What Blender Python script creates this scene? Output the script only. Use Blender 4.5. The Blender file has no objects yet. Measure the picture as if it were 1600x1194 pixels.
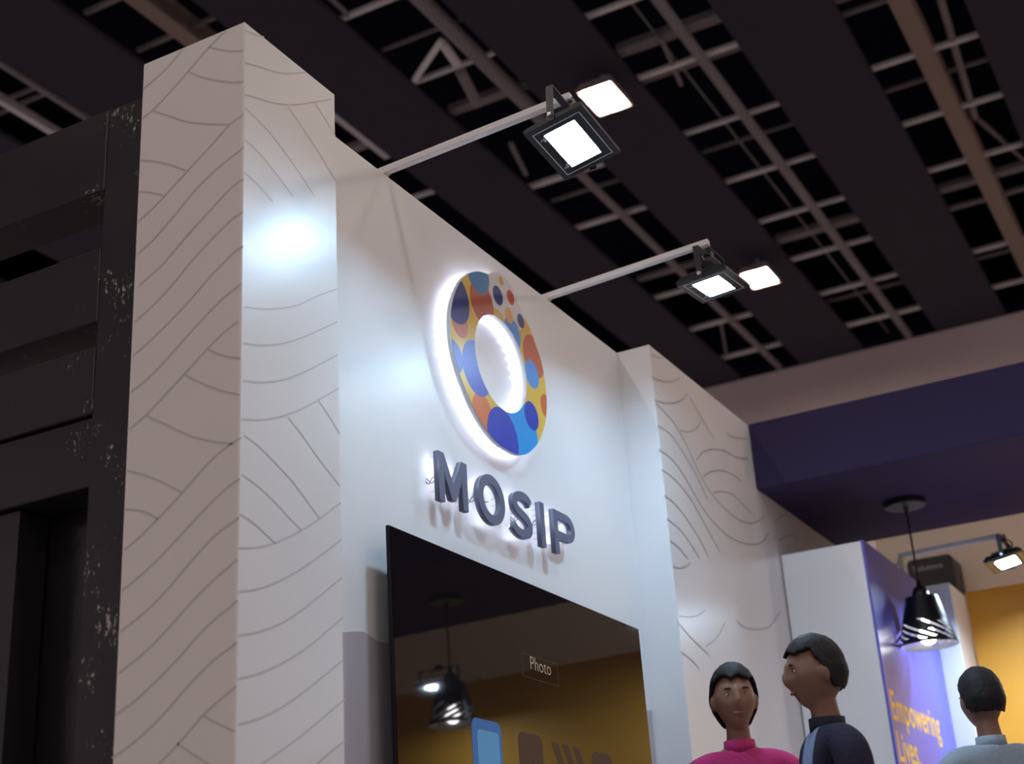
import bpy, bmesh, math, random
from mathutils import Vector, Matrix, noise
random.seed(7)
sc = bpy.context.scene
COL = sc.collection
# ------------------------------------------------------------------ camera, world, exposure
cam_d = bpy.data.cameras.new('camera'); cam = bpy.data.objects.new('camera', cam_d); COL.objects.link(cam)
RX = Vector((0.478108, -0.876244, -0.060077)); RU = Vector((-0.303797, -0.229165, 0.924765)); RF = Vector((0.824088, 0.423886, 0.375766))
cam.matrix_world = Matrix(((RX.x, RU.x, -RF.x, 0), (RX.y, RU.y, -RF.y, 0), (RX.z, RU.z, -RF.z, 0.7), (0, 0, 0, 1)))
cam_d.sensor_fit = 'HORIZONTAL'; cam_d.sensor_width = 36.0; cam_d.lens = 2213.725 * 36.0 / 1600.0
cam_d.clip_start = 0.05; cam_d.clip_end = 200
cam_d.dof.use_dof = True; cam_d.dof.focus_distance = 4.6; cam_d.dof.aperture_fstop = 2.4
sc.camera = cam
world = bpy.data.worlds.new('hall_air'); sc.world = world; world.use_nodes = True
world.node_tree.nodes['Background'].inputs[0].default_value = (0.50, 0.42, 0.44, 1)
world.node_tree.nodes['Background'].inputs[1].default_value = WORLD_STRENGTH = 0.62
sc.view_settings.view_transform = 'Standard'; sc.view_settings.look = 'None'
sc.view_settings.gamma = 1; sc.view_settings.use_curve_mapping = False
sc.view_settings.exposure = 0.0
FLOOD_STRENGTH = 270.0
HALL_STRENGTH = 165.0
LED_STRENGTH = 44.0

# ------------------------------------------------------------------ materials
def principled(name, color, rough=0.5, spec=0.5, metal=0.0, bump=0.0, bump_scale=30.0, vary=0.0, vary_scale=3.0, coat=0.0, emis=None, emis_s=0.0, rough_vary=0.0):
    m = bpy.data.materials.new(name); m.use_nodes = True
    nt = m.node_tree; b = nt.nodes['Principled BSDF']
    b.inputs['Base Color'].default_value = (*color, 1); b.inputs['Roughness'].default_value = rough
    b.inputs['Specular IOR Level'].default_value = spec; b.inputs['Metallic'].default_value = metal
    b.inputs['Coat Weight'].default_value = coat
    tc = None
    if bump or vary or rough_vary:
        tc = nt.nodes.new('ShaderNodeTexCoord')
    if bump:
        n = nt.nodes.new('ShaderNodeTexNoise'); n.inputs['Scale'].default_value = bump_scale; n.inputs['Detail'].default_value = 3
        nt.links.new(tc.outputs['Object'], n.inputs['Vector'])
        bp = nt.nodes.new('ShaderNodeBump'); bp.inputs['Strength'].default_value = bump; bp.inputs['Distance'].default_value = 0.02
        nt.links.new(n.outputs['Fac'], bp.inputs['Height']); nt.links.new(bp.outputs['Normal'], b.inputs['Normal'])
    if vary:
        n = nt.nodes.new('ShaderNodeTexNoise'); n.inputs['Scale'].default_value = vary_scale; n.inputs['Detail'].default_value = 5
        nt.links.new(tc.outputs['Object'], n.inputs['Vector'])
        r = nt.nodes.new('ShaderNodeMapRange'); r.inputs[3].default_value = 1 - vary; r.inputs[4].default_value = 1 + vary
        nt.links.new(n.outputs['Fac'], r.inputs[0])
        mx = nt.nodes.new('ShaderNodeVectorMath'); mx.operation = 'SCALE'; mx.inputs[0].default_value = color
        nt.links.new(r.outputs[0], mx.inputs['Scale']); nt.links.new(mx.outputs[0], b.inputs['Base Color'])
    if rough_vary:
        n = nt.nodes.new('ShaderNodeTexNoise'); n.inputs['Scale'].default_value = 2.5; n.inputs['Detail'].default_value = 4
        nt.links.new(tc.outputs['Object'], n.inputs['Vector'])
        r = nt.nodes.new('ShaderNodeMapRange'); r.inputs[3].default_value = max(0.02, rough - rough_vary); r.inputs[4].default_value = rough + rough_vary
        nt.links.new(n.outputs['Fac'], r.inputs[0]); nt.links.new(r.outputs[0], b.inputs['Roughness'])
    if emis:
        b.inputs['Emission Color'].default_value = (*emis, 1); b.inputs['Emission Strength'].default_value = emis_s
    return m

def emission(name, color, strength):
    m = bpy.data.materials.new(name); m.use_nodes = True
    nt = m.node_tree; nt.nodes.clear()
    e = nt.nodes.new('ShaderNodeEmission'); o = nt.nodes.new('ShaderNodeOutputMaterial')
    e.inputs[0].default_value = (*color, 1); e.inputs[1].default_value = strength
    nt.links.new(e.outputs[0], o.inputs[0])
    return m

M = {}
M['vinyl'] = principled('glossy_white_vinyl', (0.80, 0.79, 0.79), rough=0.32, spec=0.5, bump=0.035, bump_scale=7.0, rough_vary=0.05)
M['vinyl_side'] = principled('satin_white_vinyl', (0.80, 0.765, 0.745), rough=0.45, spec=0.4, bump=0.03, bump_scale=6.0, vary=0.03, vary_scale=1.3)
M['vinyl_long'] = principled('gloss_white_vinyl', (0.80, 0.765, 0.75), rough=0.28, spec=0.36, bump=0.02, bump_scale=4.0)
M['print_long'] = principled('dark_grey_print_ink', (0.53, 0.50, 0.49), rough=0.3, spec=0.4)
M['laminate'] = principled('gloss_white_laminate', (0.90, 0.91, 0.93), rough=0.20, spec=1.0, bump=0.05, bump_scale=5.0, coat=0.6)
M['print'] = principled('grey_print_ink', (0.585, 0.555, 0.545), rough=0.4, spec=0.4)
M['lower_grey'] = principled('lower_grey', (0.46, 0.42, 0.455), rough=0.35, bump=0.08, bump_scale=9.0)
M['navy_cloth'] = principled('navy_canopy', (0.045, 0.036, 0.100), rough=0.75, spec=0.15, vary=0.08, vary_scale=2.0)
M['purple'] = principled('purple_print', (0.125, 0.125, 0.60), rough=0.32, spec=0.5, bump=0.05, bump_scale=5.0, vary=0.18, vary_scale=1.2)
M['text_yellow'] = principled('amber_print', (0.95, 0.55, 0.07), rough=0.4)
M['orange'] = principled('amber_wall_paint', (0.85, 0.40, 0.05), rough=0.5, spec=0.3, vary=0.06)
M['beige'] = principled('beige_wall_paint', (0.74, 0.63, 0.52), rough=0.8, spec=0.2, vary=0.08, vary_scale=0.35)
M['hall_wall'] = principled('hall_wall_plaster', (0.82, 0.69, 0.66), rough=0.85, spec=0.2, vary=0.22, vary_scale=0.25)
M['ceil_black'] = principled('black_ceiling_board', (0.054, 0.048, 0.068), rough=0.85, spec=0.2, vary=0.1)
M['deck'] = principled('black_roof_deck', (0.010, 0.009, 0.022), rough=0.9, spec=0.1)
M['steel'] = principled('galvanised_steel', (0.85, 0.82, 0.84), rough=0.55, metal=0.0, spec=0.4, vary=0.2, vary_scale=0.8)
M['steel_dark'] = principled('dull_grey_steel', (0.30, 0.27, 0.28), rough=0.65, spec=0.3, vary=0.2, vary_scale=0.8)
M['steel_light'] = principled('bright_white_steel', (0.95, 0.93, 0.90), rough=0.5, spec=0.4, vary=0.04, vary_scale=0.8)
M['brown_steel'] = principled('brown_primer_steel', (0.33, 0.25, 0.21), rough=0.7, spec=0.3)
M['floor'] = principled('grey_carpet', (0.36, 0.33, 0.35), rough=0.95, spec=0.1, bump=0.3, bump_scale=200, vary=0.1)
M['arm_white'] = principled('white_powder_coat', (0.74, 0.72, 0.72), rough=0.4, vary=0.08, vary_scale=14)
M['arm_foot'] = principled('yellowed_white_paint', (0.72, 0.66, 0.50), rough=0.5)
M['lamp_black'] = principled('black_cast_aluminium', (0.020, 0.022, 0.026), rough=0.35, spec=0.5)
M['lamp_glass'] = principled('black_printed_glass', (0.016, 0.019, 0.023), rough=0.08, spec=0.5)
M['white_line'] = principled('white_line_print', (0.8, 0.85, 0.9), rough=0.4)
M['chrome'] = principled('bright_metal', (0.75, 0.75, 0.78), rough=0.2, metal=1.0)
M['flood_led'] = emission('cool_white_flood_led', (0.48, 0.76, 1.02), FLOOD_STRENGTH)
M['flood_led_strong'] = emission('strong_cool_white_flood_led', (0.62, 0.80, 1.0), FLOOD_STRENGTH*2.3)
M['hall_led'] = emission('warm_white_hall_led', (1.0, 0.87, 0.78), HALL_STRENGTH)
M['strip_led'] = emission('cool_white_strip_led', (0.78, 0.82, 1.0), LED_STRENGTH)
M['strip_led_soft'] = emission('soft_white_strip_led', (0.78, 0.82, 1.0), LED_STRENGTH*.55)
M['bulb'] = emission('pendant_bulb_glow', (1.0, 0.96, 0.98), 22.0)
M['ring_side'] = principled('white_acrylic_edge', (0.78, 0.80, 0.84), rough=0.3)
M['letter'] = principled('slate_letter_face', (0.150, 0.165, 0.245), rough=0.35, spec=0.5, vary=0.05)
M['wire'] = principled('thin_black_wire', (0.06, 0.06, 0.09), rough=0.5)
M['tv_black'] = principled('tv_casing', (0.006, 0.006, 0.008), rough=0.5, spec=0.2)
M['tv_screen'] = principled('tv_glass', (0.0035, 0.003, 0.004), rough=0.025, spec=0.5, emis=(0.5, 0.33, 0.25), emis_s=0.004)
M['tv_blue'] = emission('screen_blue', (0.10, 0.22, 0.52), 0.5)
M['tv_blue2'] = emission('screen_light_blue', (0.17, 0.40, 0.72), 0.5)
M['tv_text'] = emission('screen_beige_text', (0.45, 0.36, 0.26), 0.62)
M['tv_faint'] = emission('screen_faint_brown', (0.085, 0.050, 0.036), 0.75)
M['tv_line'] = emission('screen_thin_line', (0.13, 0.09, 0.08), 0.5)
M['shade_black'] = principled('black_lamp_shade', (0.012, 0.011, 0.012), rough=0.28, spec=0.5)
M['shade_inner'] = principled('silver_shade_lining', (0.13, 0.13, 0.145), rough=0.4)
M['rose_under'] = principled('dark_grey_rose', (0.055, 0.05, 0.06), rough=0.4)
M['sign_black'] = principled('black_sign_box', (0.010, 0.008, 0.012), rough=0.4)
M['sign_text'] = principled('grey_sign_text', (0.42, 0.36, 0.38), rough=0.5)
M['hair'] = principled('black_hair', (0.012, 0.010, 0.011), rough=0.62, spec=0.25, bump=0.15, bump_scale=60)
M['skin_a'] = principled('brown_skin', (0.26, 0.135, 0.085), rough=0.5)
M['skin_b'] = principled('deep_brown_skin', (0.20, 0.10, 0.065), rough=0.5)
M['eye_white'] = principled('eye_white', (0.7, 0.68, 0.66), rough=0.2)
M['iris'] = principled('dark_iris', (0.02, 0.012, 0.008), rough=0.15)
M['lip'] = principled('lip', (0.26, 0.09, 0.075), rough=0.45)
M['pink'] = principled('magenta_cotton', (0.46, 0.035, 0.16), rough=0.85, spec=0.2, bump=0.2, bump_scale=60)
M['navy_shirt'] = principled('dark_navy_cotton', (0.022, 0.021, 0.042), rough=0.85, spec=0.2, bump=0.2, bump_scale=60)
M['blue_shirt'] = principled('steel_blue_cotton', (0.20, 0.27, 0.42), rough=0.85, spec=0.2, bump=0.2, bump_scale=60)
M['grey_shirt'] = principled('pale_blue_grey_cotton', (0.27, 0.33, 0.39), rough=0.85, spec=0.2, bump=0.2, bump_scale=60)
M['trouser'] = principled('charcoal_trousers', (0.03, 0.03, 0.038), rough=0.85, bump=0.2, bump_scale=60)
M['shoe'] = principled('black_shoe_leather', (0.015, 0.013, 0.012), rough=0.35)

# black painted timber with white scuffs where the paint has chipped
def scuffed():
    m = principled('black_painted_timber', (0.020, 0.017, 0.021), rough=0.42, spec=0.5, rough_vary=0.12)
    nt = m.node_tree; b = nt.nodes['Principled BSDF']
    tc = nt.nodes.new('ShaderNodeTexCoord')
    mp = nt.nodes.new('ShaderNodeMapping'); mp.inputs['Scale'].default_value = (1.0, 1.0, 0.55); nt.links.new(tc.outputs['Object'], mp.inputs[0])
    n1 = nt.nodes.new('ShaderNodeTexNoise'); n1.inputs['Scale'].default_value = 75; n1.inputs['Detail'].default_value = 6; n1.inputs['Roughness'].default_value = 0.8
    nt.links.new(mp.outputs[0], n1.inputs['Vector'])
    n2 = nt.nodes.new('ShaderNodeTexNoise'); n2.inputs['Scale'].default_value = 5.5; n2.inputs['Detail'].default_value = 2
    nt.links.new(tc.outputs['Object'], n2.inputs['Vector'])
    a = nt.nodes.new('ShaderNodeMath'); a.operation = 'MULTIPLY_ADD'; a.inputs[1].default_value = 0.62
    nt.links.new(n2.outputs['Fac'], a.inputs[0]); nt.links.new(n1.outputs['Fac'], a.inputs[2])
    sx = nt.nodes.new('ShaderNodeSeparateXYZ'); nt.links.new(tc.outputs['Object'], sx.inputs[0])
    near = nt.nodes.new('ShaderNodeMapRange'); near.inputs[1].default_value = .16; near.inputs[2].default_value = .36; near.inputs[3].default_value = .02; near.inputs[4].default_value = -.09
    nt.links.new(sx.outputs['Y'], near.inputs[0])
    ad = nt.nodes.new('ShaderNodeMath'); ad.operation = 'ADD'; nt.links.new(a.outputs[0], ad.inputs[0]); nt.links.new(near.outputs[0], ad.inputs[1])
    r = nt.nodes.new('ShaderNodeMapRange'); r.inputs[1].default_value = .975; r.inputs[2].default_value = 1.01
    nt.links.new(ad.outputs[0], r.inputs[0])
    mx = nt.nodes.new('ShaderNodeMix'); mx.data_type = 'RGBA'
    mx.inputs['A'].default_value = (0.020, 0.017, 0.021, 1); mx.inputs['B'].default_value = (0.55, 0.50, 0.46, 1)
    nt.links.new(r.outputs[0], mx.inputs['Factor']); nt.links.new(mx.outputs['Result'], b.inputs['Base Color'])
    return m
M['timber'] = scuffed()
M['timber_gloss'] = principled('glossy_black_panel', (0.014, 0.012, 0.016), rough=0.22, spec=0.5, bump=0.12, bump_scale=9, rough_vary=0.1)

# ------------------------------------------------------------------ helpers
def root_of(o):
    while o is not None and o.parent is not None: o = o.parent
    return o
def link(name, me, mat=None, parent=None, smooth=False):
    """me holds world coordinates; the object sits at its thing's origin"""
    if isinstance(me, bmesh.types.BMesh):
        bm = me; me = bpy.data.meshes.new(name); bm.to_mesh(me); bm.free()
    o = bpy.data.objects.new(name, me); COL.objects.link(o)
    if parent is not None:
        r = root_of(parent); me.transform(Matrix.Translation(-Vector(r.location)))
        o.parent = parent
    if mat is not None:
        for m in (mat if isinstance(mat, (list, tuple)) else [mat]): me.materials.append(m)
    if smooth:
        for p in me.polygons: p.use_smooth = True
    if name in STUFF: o['kind'] = 'stuff'
    return o
def thing(name, loc, label=None, cat=None, group=None, kind=None):
    o = bpy.data.objects.new(name, None); COL.objects.link(o); o.location = loc; o.empty_display_size = 0.1
    tag(o, label, cat, group, kind); return o
STUFF = {'rating_mark', 'cooling_fin', 'led_strip', 'standoff', 'wire', 'border_line'}
def tag(o, label=None, cat=None, group=None, kind=None):
    if label: o['label'] = label
    if cat: o['category'] = cat
    if group: o['group'] = group
    if kind: o['kind'] = kind
    return o
def add_box(bm, x0, x1, y0, y1, z0, z1, mi=0):
    v = [bm.verts.new(p) for p in ((x0,y0,z0),(x1,y0,z0),(x1,y1,z0),(x0,y1,z0),(x0,y0,z1),(x1,y0,z1),(x1,y1,z1),(x0,y1,z1))]
    for f in ((0,3,2,1),(4,5,6,7),(0,1,5,4),(1,2,6,5),(2,3,7,6),(3,0,4,7)):
        bm.faces.new([v[i] for i in f]).material_index = mi
    return v
def box(x0, x1, y0, y1, z0, z1, bevel=0.0, seg=2):
    bm = bmesh.new(); add_box(bm, x0, x1, y0, y1, z0, z1)
    if bevel: bmesh.ops.bevel(bm, geom=bm.edges[:], offset=bevel, segments=seg, affect='EDGES', profile=0.5)
    return bm
def add_obox(bm, c, u, v, w, hu, hv, hw, mi=0):
    """box with own axes u, v, w and half sizes"""
    c, u, v, w = Vector(c), Vector(u), Vector(v), Vector(w); vs = []
    for sw in (-1, 1):
        for su, sv in ((-1,-1),(1,-1),(1,1),(-1,1)): vs.append(bm.verts.new(c + u*su*hu + v*sv*hv + w*sw*hw))
    for f in ((0,3,2,1),(4,5,6,7),(0,1,5,4),(1,2,6,5),(2,3,7,6),(3,0,4,7)): bm.faces.new([vs[i] for i in f]).material_index = mi
def obox(*a, bevel=0.0):
    bm = bmesh.new(); add_obox(bm, *a)
    if bevel: bmesh.ops.bevel(bm, geom=bm.edges[:], offset=bevel, segments=2, affect='EDGES', profile=0.5)
    return bm
def add_tube(bm, pts, r, n=10, caps=True):
    pts = [Vector(p) for p in pts]; rings = []
    rr = r if isinstance(r, (list, tuple)) else [r]*len(pts)
    up = None
    for i, p in enumerate(pts):
        t = (pts[min(i+1, len(pts)-1)] - pts[max(i-1, 0)]).normalized()
        if up is None: up = t.orthogonal().normalized()
        up = (up - t*up.dot(t)).normalized(); s = t.cross(up)
        rings.append([bm.verts.new(p + (up*math.cos(a) + s*math.sin(a))*rr[i]) for a in [2*math.pi*k/n for k in range(n)]])
    for a, b in zip(rings, rings[1:]):
        for k in range(n): bm.faces.new((a[k], a[(k+1)%n], b[(k+1)%n], b[k]))
    if caps: bm.faces.new(rings[0][::-1]); bm.faces.new(rings[-1])
def tube(pts, r, n=10):
    bm = bmesh.new(); add_tube(bm, pts, r, n); return bm
def lathe(prof, c, n=40, cap0=True, cap1=True):
    bm = bmesh.new(); rings = []
    for r, z in prof: rings.append([bm.verts.new((c[0]+r*math.cos(2*math.pi*k/n), c[1]+r*math.sin(2*math.pi*k/n), c[2]+z)) for k in range(n)])
    for a, b in zip(rings, rings[1:]):
        for k in range(n): bm.faces.new((a[k], a[(k+1)%n], b[(k+1)%n], b[k]))
    if cap0: bm.faces.new(rings[0][::-1])
    if cap1: bm.faces.new(rings[-1])
    bmesh.ops.recalc_face_normals(bm, faces=bm.faces[:])
    return bm
def catmull(P, n=8, closed=False):
    P = [Vector(p) for p in P]; out = []; N = len(P)
    for i in range(N if closed else N-1):
        if closed: a, b, c, d = P[i-1], P[i], P[(i+1)%N], P[(i+2)%N]
        else: a, b, c, d = P[max(i-1,0)], P[i], P[i+1], P[min(i+2,N-1)]
        for k in range(n):
            t = k/n; out.append(0.5*((2*b) + (c-a)*t + (2*a-5*b+4*c-d)*t*t + (3*b-a-3*c+d)*t**3))
    if not closed: out.append(P[-1])
    return out
def smooth_loop(P, it=2):
    P = [Vector(p) for p in P]
    for _ in range(it): P = [(P[i-1] + P[i]*2 + P[(i+1)%len(P)])/4 for i in range(len(P))]
    return P
def extrude_outline(loops, to3, d0, d1):
    """solid between depths d0 (front) and d1 from a flat outline with optional holes; loops are 2D lists"""
    cu = bpy.data.curves.new('outline', 'CURVE'); cu.dimensions = '2D'; cu.fill_mode = 'BOTH'
    for L in loops:
        s = cu.splines.new('POLY'); s.points.add(len(L)-1); s.use_cyclic_u = True
        for q, p in zip(s.points, L): q.co = (p[0], p[1], 0, 1)
    cu.extrude = 0.5
    ob = bpy.data.objects.new('outline', cu); COL.objects.link(ob)
    me = bpy.data.meshes.new_from_object(ob.evaluated_get(bpy.context.evaluated_depsgraph_get()))
    bpy.data.objects.remove(ob); bpy.data.curves.remove(cu)
    bm = bmesh.new(); bm.from_mesh(me); bpy.data.meshes.remove(me)
    bmesh.ops.remove_doubles(bm, verts=bm.verts[:], dist=1e-5)
    for v in bm.verts:
        t = v.co.z + 0.5; v.co = Vector(to3(v.co.x, v.co.y, d0 + (d1-d0)*t))
    bmesh.ops.recalc_face_normals(bm, faces=bm.faces[:])
    return bm
def text_mesh(s, size, to3, align='LEFT', bold=0.0, spacing=1.0):
    cu = bpy.data.curves.new('text', 'FONT'); cu.body = s; cu.size = size; cu.align_x = align; cu.offset = bold; cu.space_character = spacing
    ob = bpy.data.objects.new('text', cu); COL.objects.link(ob)
    me = bpy.data.meshes.new_from_object(ob.evaluated_get(bpy.context.evaluated_depsgraph_get()))
    bpy.data.objects.remove(ob); bpy.data.curves.remove(cu)
    for v in me.vertices: v.co = Vector(to3(v.co.x, v.co.y))
    return me
def strip_lines(lines, to3, width=0.0042):
    bm = bmesh.new()
    for L in lines:
        P = catmull([(a, b, 0) for a, b in L], 6); prev = None
        for i, p in enumerate(P):
            t = (P[min(i+1,len(P)-1)] - P[max(i-1,0)]).normalized(); nrm = Vector((-t.y, t.x, 0))*width/2
            cur = (bm.verts.new(to3(*(p+nrm).xy)), bm.verts.new(to3(*(p-nrm).xy)))
            if prev: bm.faces.new((prev[0], prev[1], cur[1], cur[0]))
            prev = cur
    bmesh.ops.recalc_face_normals(bm, faces=bm.faces[:])
    return bm
def eval_mesh(ob):
    me = bpy.data.meshes.new_from_object(ob.evaluated_get(bpy.context.evaluated_depsgraph_get()))
    bpy.data.objects.remove(ob); return me

# printed line pattern on the three patterned faces, in metres on each face
PRINT_SIDE = [[(2.501,3.111),(2.445,3.135),(2.397,3.162),(2.358,3.193)],[(2.502,3.009),(2.457,3.027),(2.393,3.066),(2.337,3.105),(2.258,3.161),(2.195,3.196)],[(2.258,3.161),(2.218,3.138),(2.178,3.117),(2.133,3.1)],[(2.333,3.107),(2.28,3.068),(2.216,3.031),(2.168,3.008),(2.131,2.998)],[(2.461,3.022),(2.406,2.986),(2.332,2.939),(2.26,2.906),(2.181,2.876)],[(2.497,2.672),(2.442,2.7),(2.38,2.74),(2.303,2.791),(2.242,2.83),(2.181,2.873),(2.13,2.89)],[(2.499,2.869),(2.449,2.85),(2.391,2.819),(2.33,2.779)],[(2.5,2.767),(2.452,2.749),(2.411,2.727)],[(2.496,2.568),(2.437,2.598),(2.361,2.654),(2.285,2.712),(2.209,2.753),(2.128,2.784)],[(2.483,2.468),(2.433,2.493),(2.395,2.514),(2.319,2.572),(2.244,2.623),(2.17,2.671),(2.127,2.684)],[(2.495,2.361),(2.428,2.395),(2.353,2.446),(2.303,2.487),(2.235,2.533),(2.168,2.572),(2.128,2.583)],[(2.495,2.26),(2.409,2.305),(2.312,2.366),(2.239,2.42),(2.159,2.47),(2.126,2.48)],[(2.497,2.155),(2.419,2.192),(2.346,2.243),(2.273,2.294),(2.2,2.341),(2.13,2.372)],[(2.497,2.051),(2.44,2.077),(2.371,2.124),(2.313,2.163),(2.241,2.213),(2.191,2.243),(2.141,2.266)],[(2.237,2.212),(2.19,2.183),(2.129,2.158)],[(2.313,2.159),(2.253,2.12),(2.195,2.087),(2.131,2.058)],[(2.44,2.075),(2.367,2.031),(2.293,1.986),(2.227,1.957),(2.149,1.93)],[(2.496,1.721),(2.443,1.748),(2.386,1.784),(2.316,1.832),(2.24,1.889),(2.177,1.925),(2.125,1.941)],[(2.498,1.934),(2.443,1.912),(2.383,1.881),(2.313,1.837)],[(2.498,1.829),(2.438,1.812),(2.387,1.782)],[(2.497,1.615),(2.43,1.649),(2.367,1.686),(2.291,1.74),(2.216,1.791),(2.168,1.819),(2.126,1.835)],[(2.497,1.511),(2.418,1.549),(2.349,1.593),(2.275,1.652),(2.2,1.705),(2.127,1.735)],[(2.498,1.407),(2.42,1.445),(2.345,1.493),(2.271,1.549),(2.204,1.592),(2.131,1.63)],[(2.501,1.306),(2.436,1.335),(2.368,1.376),(2.295,1.426),(2.228,1.477),(2.129,1.528)],[(2.506,1.204),(2.431,1.237),(2.351,1.287),(2.285,1.338),(2.206,1.392),(2.129,1.428)],[(2.412,1.145),(2.359,1.173),(2.294,1.218),(2.229,1.269),(2.177,1.3),(2.129,1.324)],[(2.224,1.268),(2.176,1.242),(2.131,1.221)],[(2.304,1.215),(2.253,1.183),(2.207,1.156),(2.135,1.125)]]
PRINT_FRONT = [[(2.639,3.169),(2.688,3.184),(2.723,3.199)],[(2.638,3.061),(2.704,3.085),(2.765,3.105),(2.827,3.133),(2.925,3.193)],[(2.639,2.957),(2.705,2.979),(2.776,3.003),(2.859,3.043),(2.968,3.112),(3.055,3.171)],[(2.64,2.914),(2.696,2.905),(2.756,2.89),(2.827,2.861),(2.9,2.824),(2.964,2.786)],[(2.838,3.025),(2.902,2.992),(2.977,2.952),(3.071,2.893)],[(2.968,3.112),(3.024,3.08),(3.075,3.048)],[(2.642,2.813),(2.707,2.801),(2.777,2.775),(2.858,2.739)],[(2.644,2.71),(2.709,2.696),(2.767,2.676)],[(2.647,2.309),(2.713,2.329),(2.788,2.358),(2.877,2.402),(2.97,2.466),(3.071,2.53)],[(2.647,2.205),(2.732,2.23),(2.827,2.271),(2.927,2.33),(3.068,2.423)],[(2.647,2.101),(2.733,2.125),(2.827,2.165),(2.926,2.224),(3.069,2.32)],[(2.645,1.996),(2.716,2.015),(2.789,2.044),(2.866,2.083),(2.956,2.139),(3.072,2.219)],[(2.655,1.955),(2.717,1.941),(2.79,1.913),(2.865,1.879),(2.971,1.814)],[(2.837,2.058),(2.895,2.028),(2.964,1.985),(3.07,1.928)],[(2.976,2.149),(3.027,2.116),(3.074,2.081)],[(2.648,1.849),(2.709,1.836),(2.772,1.814),(2.836,1.785),(2.893,1.762)],[(2.641,1.746),(2.693,1.736),(2.737,1.72),(2.782,1.703)],[(2.639,1.659),(2.702,1.674),(2.782,1.703),(2.893,1.761),(2.976,1.813),(3.072,1.88)],[(2.641,1.551),(2.721,1.574),(2.818,1.618),(2.921,1.676),(3.074,1.776)],[(2.643,1.446),(2.722,1.468),(2.818,1.508),(2.92,1.568),(3.074,1.671)],[(2.641,1.343),(2.723,1.367),(2.818,1.407),(2.919,1.46),(3.076,1.563)],[(2.643,1.237),(2.724,1.261),(2.818,1.3),(2.918,1.355),(3.078,1.452)],[(2.734,1.156),(2.818,1.198),(2.917,1.252),(3.079,1.349)],[(2.952,1.173),(3.009,1.206),(3.078,1.243)]]
PRINT_LONG = [[(5.477,3.157),(5.549,3.167),(5.625,3.188)],[(5.448,3.039),(5.58,3.06),(5.711,3.103),(5.811,3.152)],[(5.455,2.93),(5.576,2.953),(5.707,2.996),(5.82,3.05),(5.883,3.095)],[(5.732,2.868),(5.851,2.896),(5.97,2.953),(6.033,3.008)],[(5.464,2.918),(5.587,2.903),(5.697,2.872),(5.802,2.809),(5.903,2.728),(6.024,2.66),(6.184,2.62),(6.373,2.604),(6.552,2.619),(6.721,2.669),(6.818,2.718)],[(5.46,2.811),(5.61,2.812),(5.74,2.762),(5.87,2.699),(5.994,2.603)],[(5.442,2.698),(5.601,2.69),(5.731,2.643),(5.836,2.584),(5.947,2.533),(6.092,2.498),(6.275,2.48),(6.541,2.507),(6.745,2.567),(6.875,2.645)],[(5.453,2.608),(5.6,2.6),(5.734,2.568),(5.862,2.503),(5.991,2.427),(6.078,2.373)],[(5.453,2.493),(5.59,2.476),(5.719,2.432),(5.826,2.381),(5.918,2.316)],[(5.453,2.388),(5.607,2.369),(5.713,2.328),(5.798,2.286)],[(5.461,2.292),(5.56,2.282),(5.656,2.252)],[(5.904,2.773),(6.015,2.844),(6.165,2.899),(6.344,2.937),(6.491,2.947),(6.67,2.99)],[(5.975,2.712),(6.097,2.768),(6.247,2.812),(6.394,2.833),(6.523,2.829)],[(6.091,2.662),(6.239,2.704),(6.384,2.72),(6.523,2.702),(6.62,2.683)],[(6.396,3.052),(6.498,3.055),(6.714,3.111)],[(5.918,3.086),(6.02,3.035),(6.184,2.959)],[(5.465,2.182),(5.558,2.192),(5.676,2.238)],[(5.473,1.97),(5.6,1.987),(5.709,2.015),(5.799,2.054)],[(5.746,1.883),(5.897,1.944),(6.036,2.036)],[(5.443,1.946),(5.576,1.903),(5.693,1.875),(5.788,1.851)],[(6.191,2.071),(6.334,2.059),(6.529,2.085),(6.71,2.136),(6.883,2.232)],[(5.456,1.821),(5.594,1.795),(5.638,1.773)],[(6.998,2.728),(7.164,2.805),(7.312,2.829)],[(7.027,2.634),(7.225,2.706),(7.374,2.728)]]

# ================================================================== the hall
ROOM = 'structure'
tag(link('floor', box(-14, 24, -16, 16, -0.1, 0.0), M['floor']), 'grey carpeted exhibition hall floor', None, None, ROOM)
wf = link('wall_far', box(20.35, 20.6, -16, 16, 0, 11.2), M['hall_wall']); tag(wf, 'brownish hall end wall under the black ceiling', None, None, ROOM)

ceil = link('ceiling', box(-14, 20.6, -16, 16, 11.2, 11.3), M['deck']); tag(ceil, 'black hall roof above boards, pipes and trusses', None, None, ROOM)
link('roof_fascia', box(20.30, 20.345, -16, 16, 9.0, 11.2), M['deck'], ceil)
for a in ((-14.1, -14, -16, 16), (-14, 20.35, 16, 16.1), (-14, 20.35, -16.1, -16)):
    link('roof_fascia', box(*a, 9.0, 11.2), M['deck'], ceil)
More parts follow.
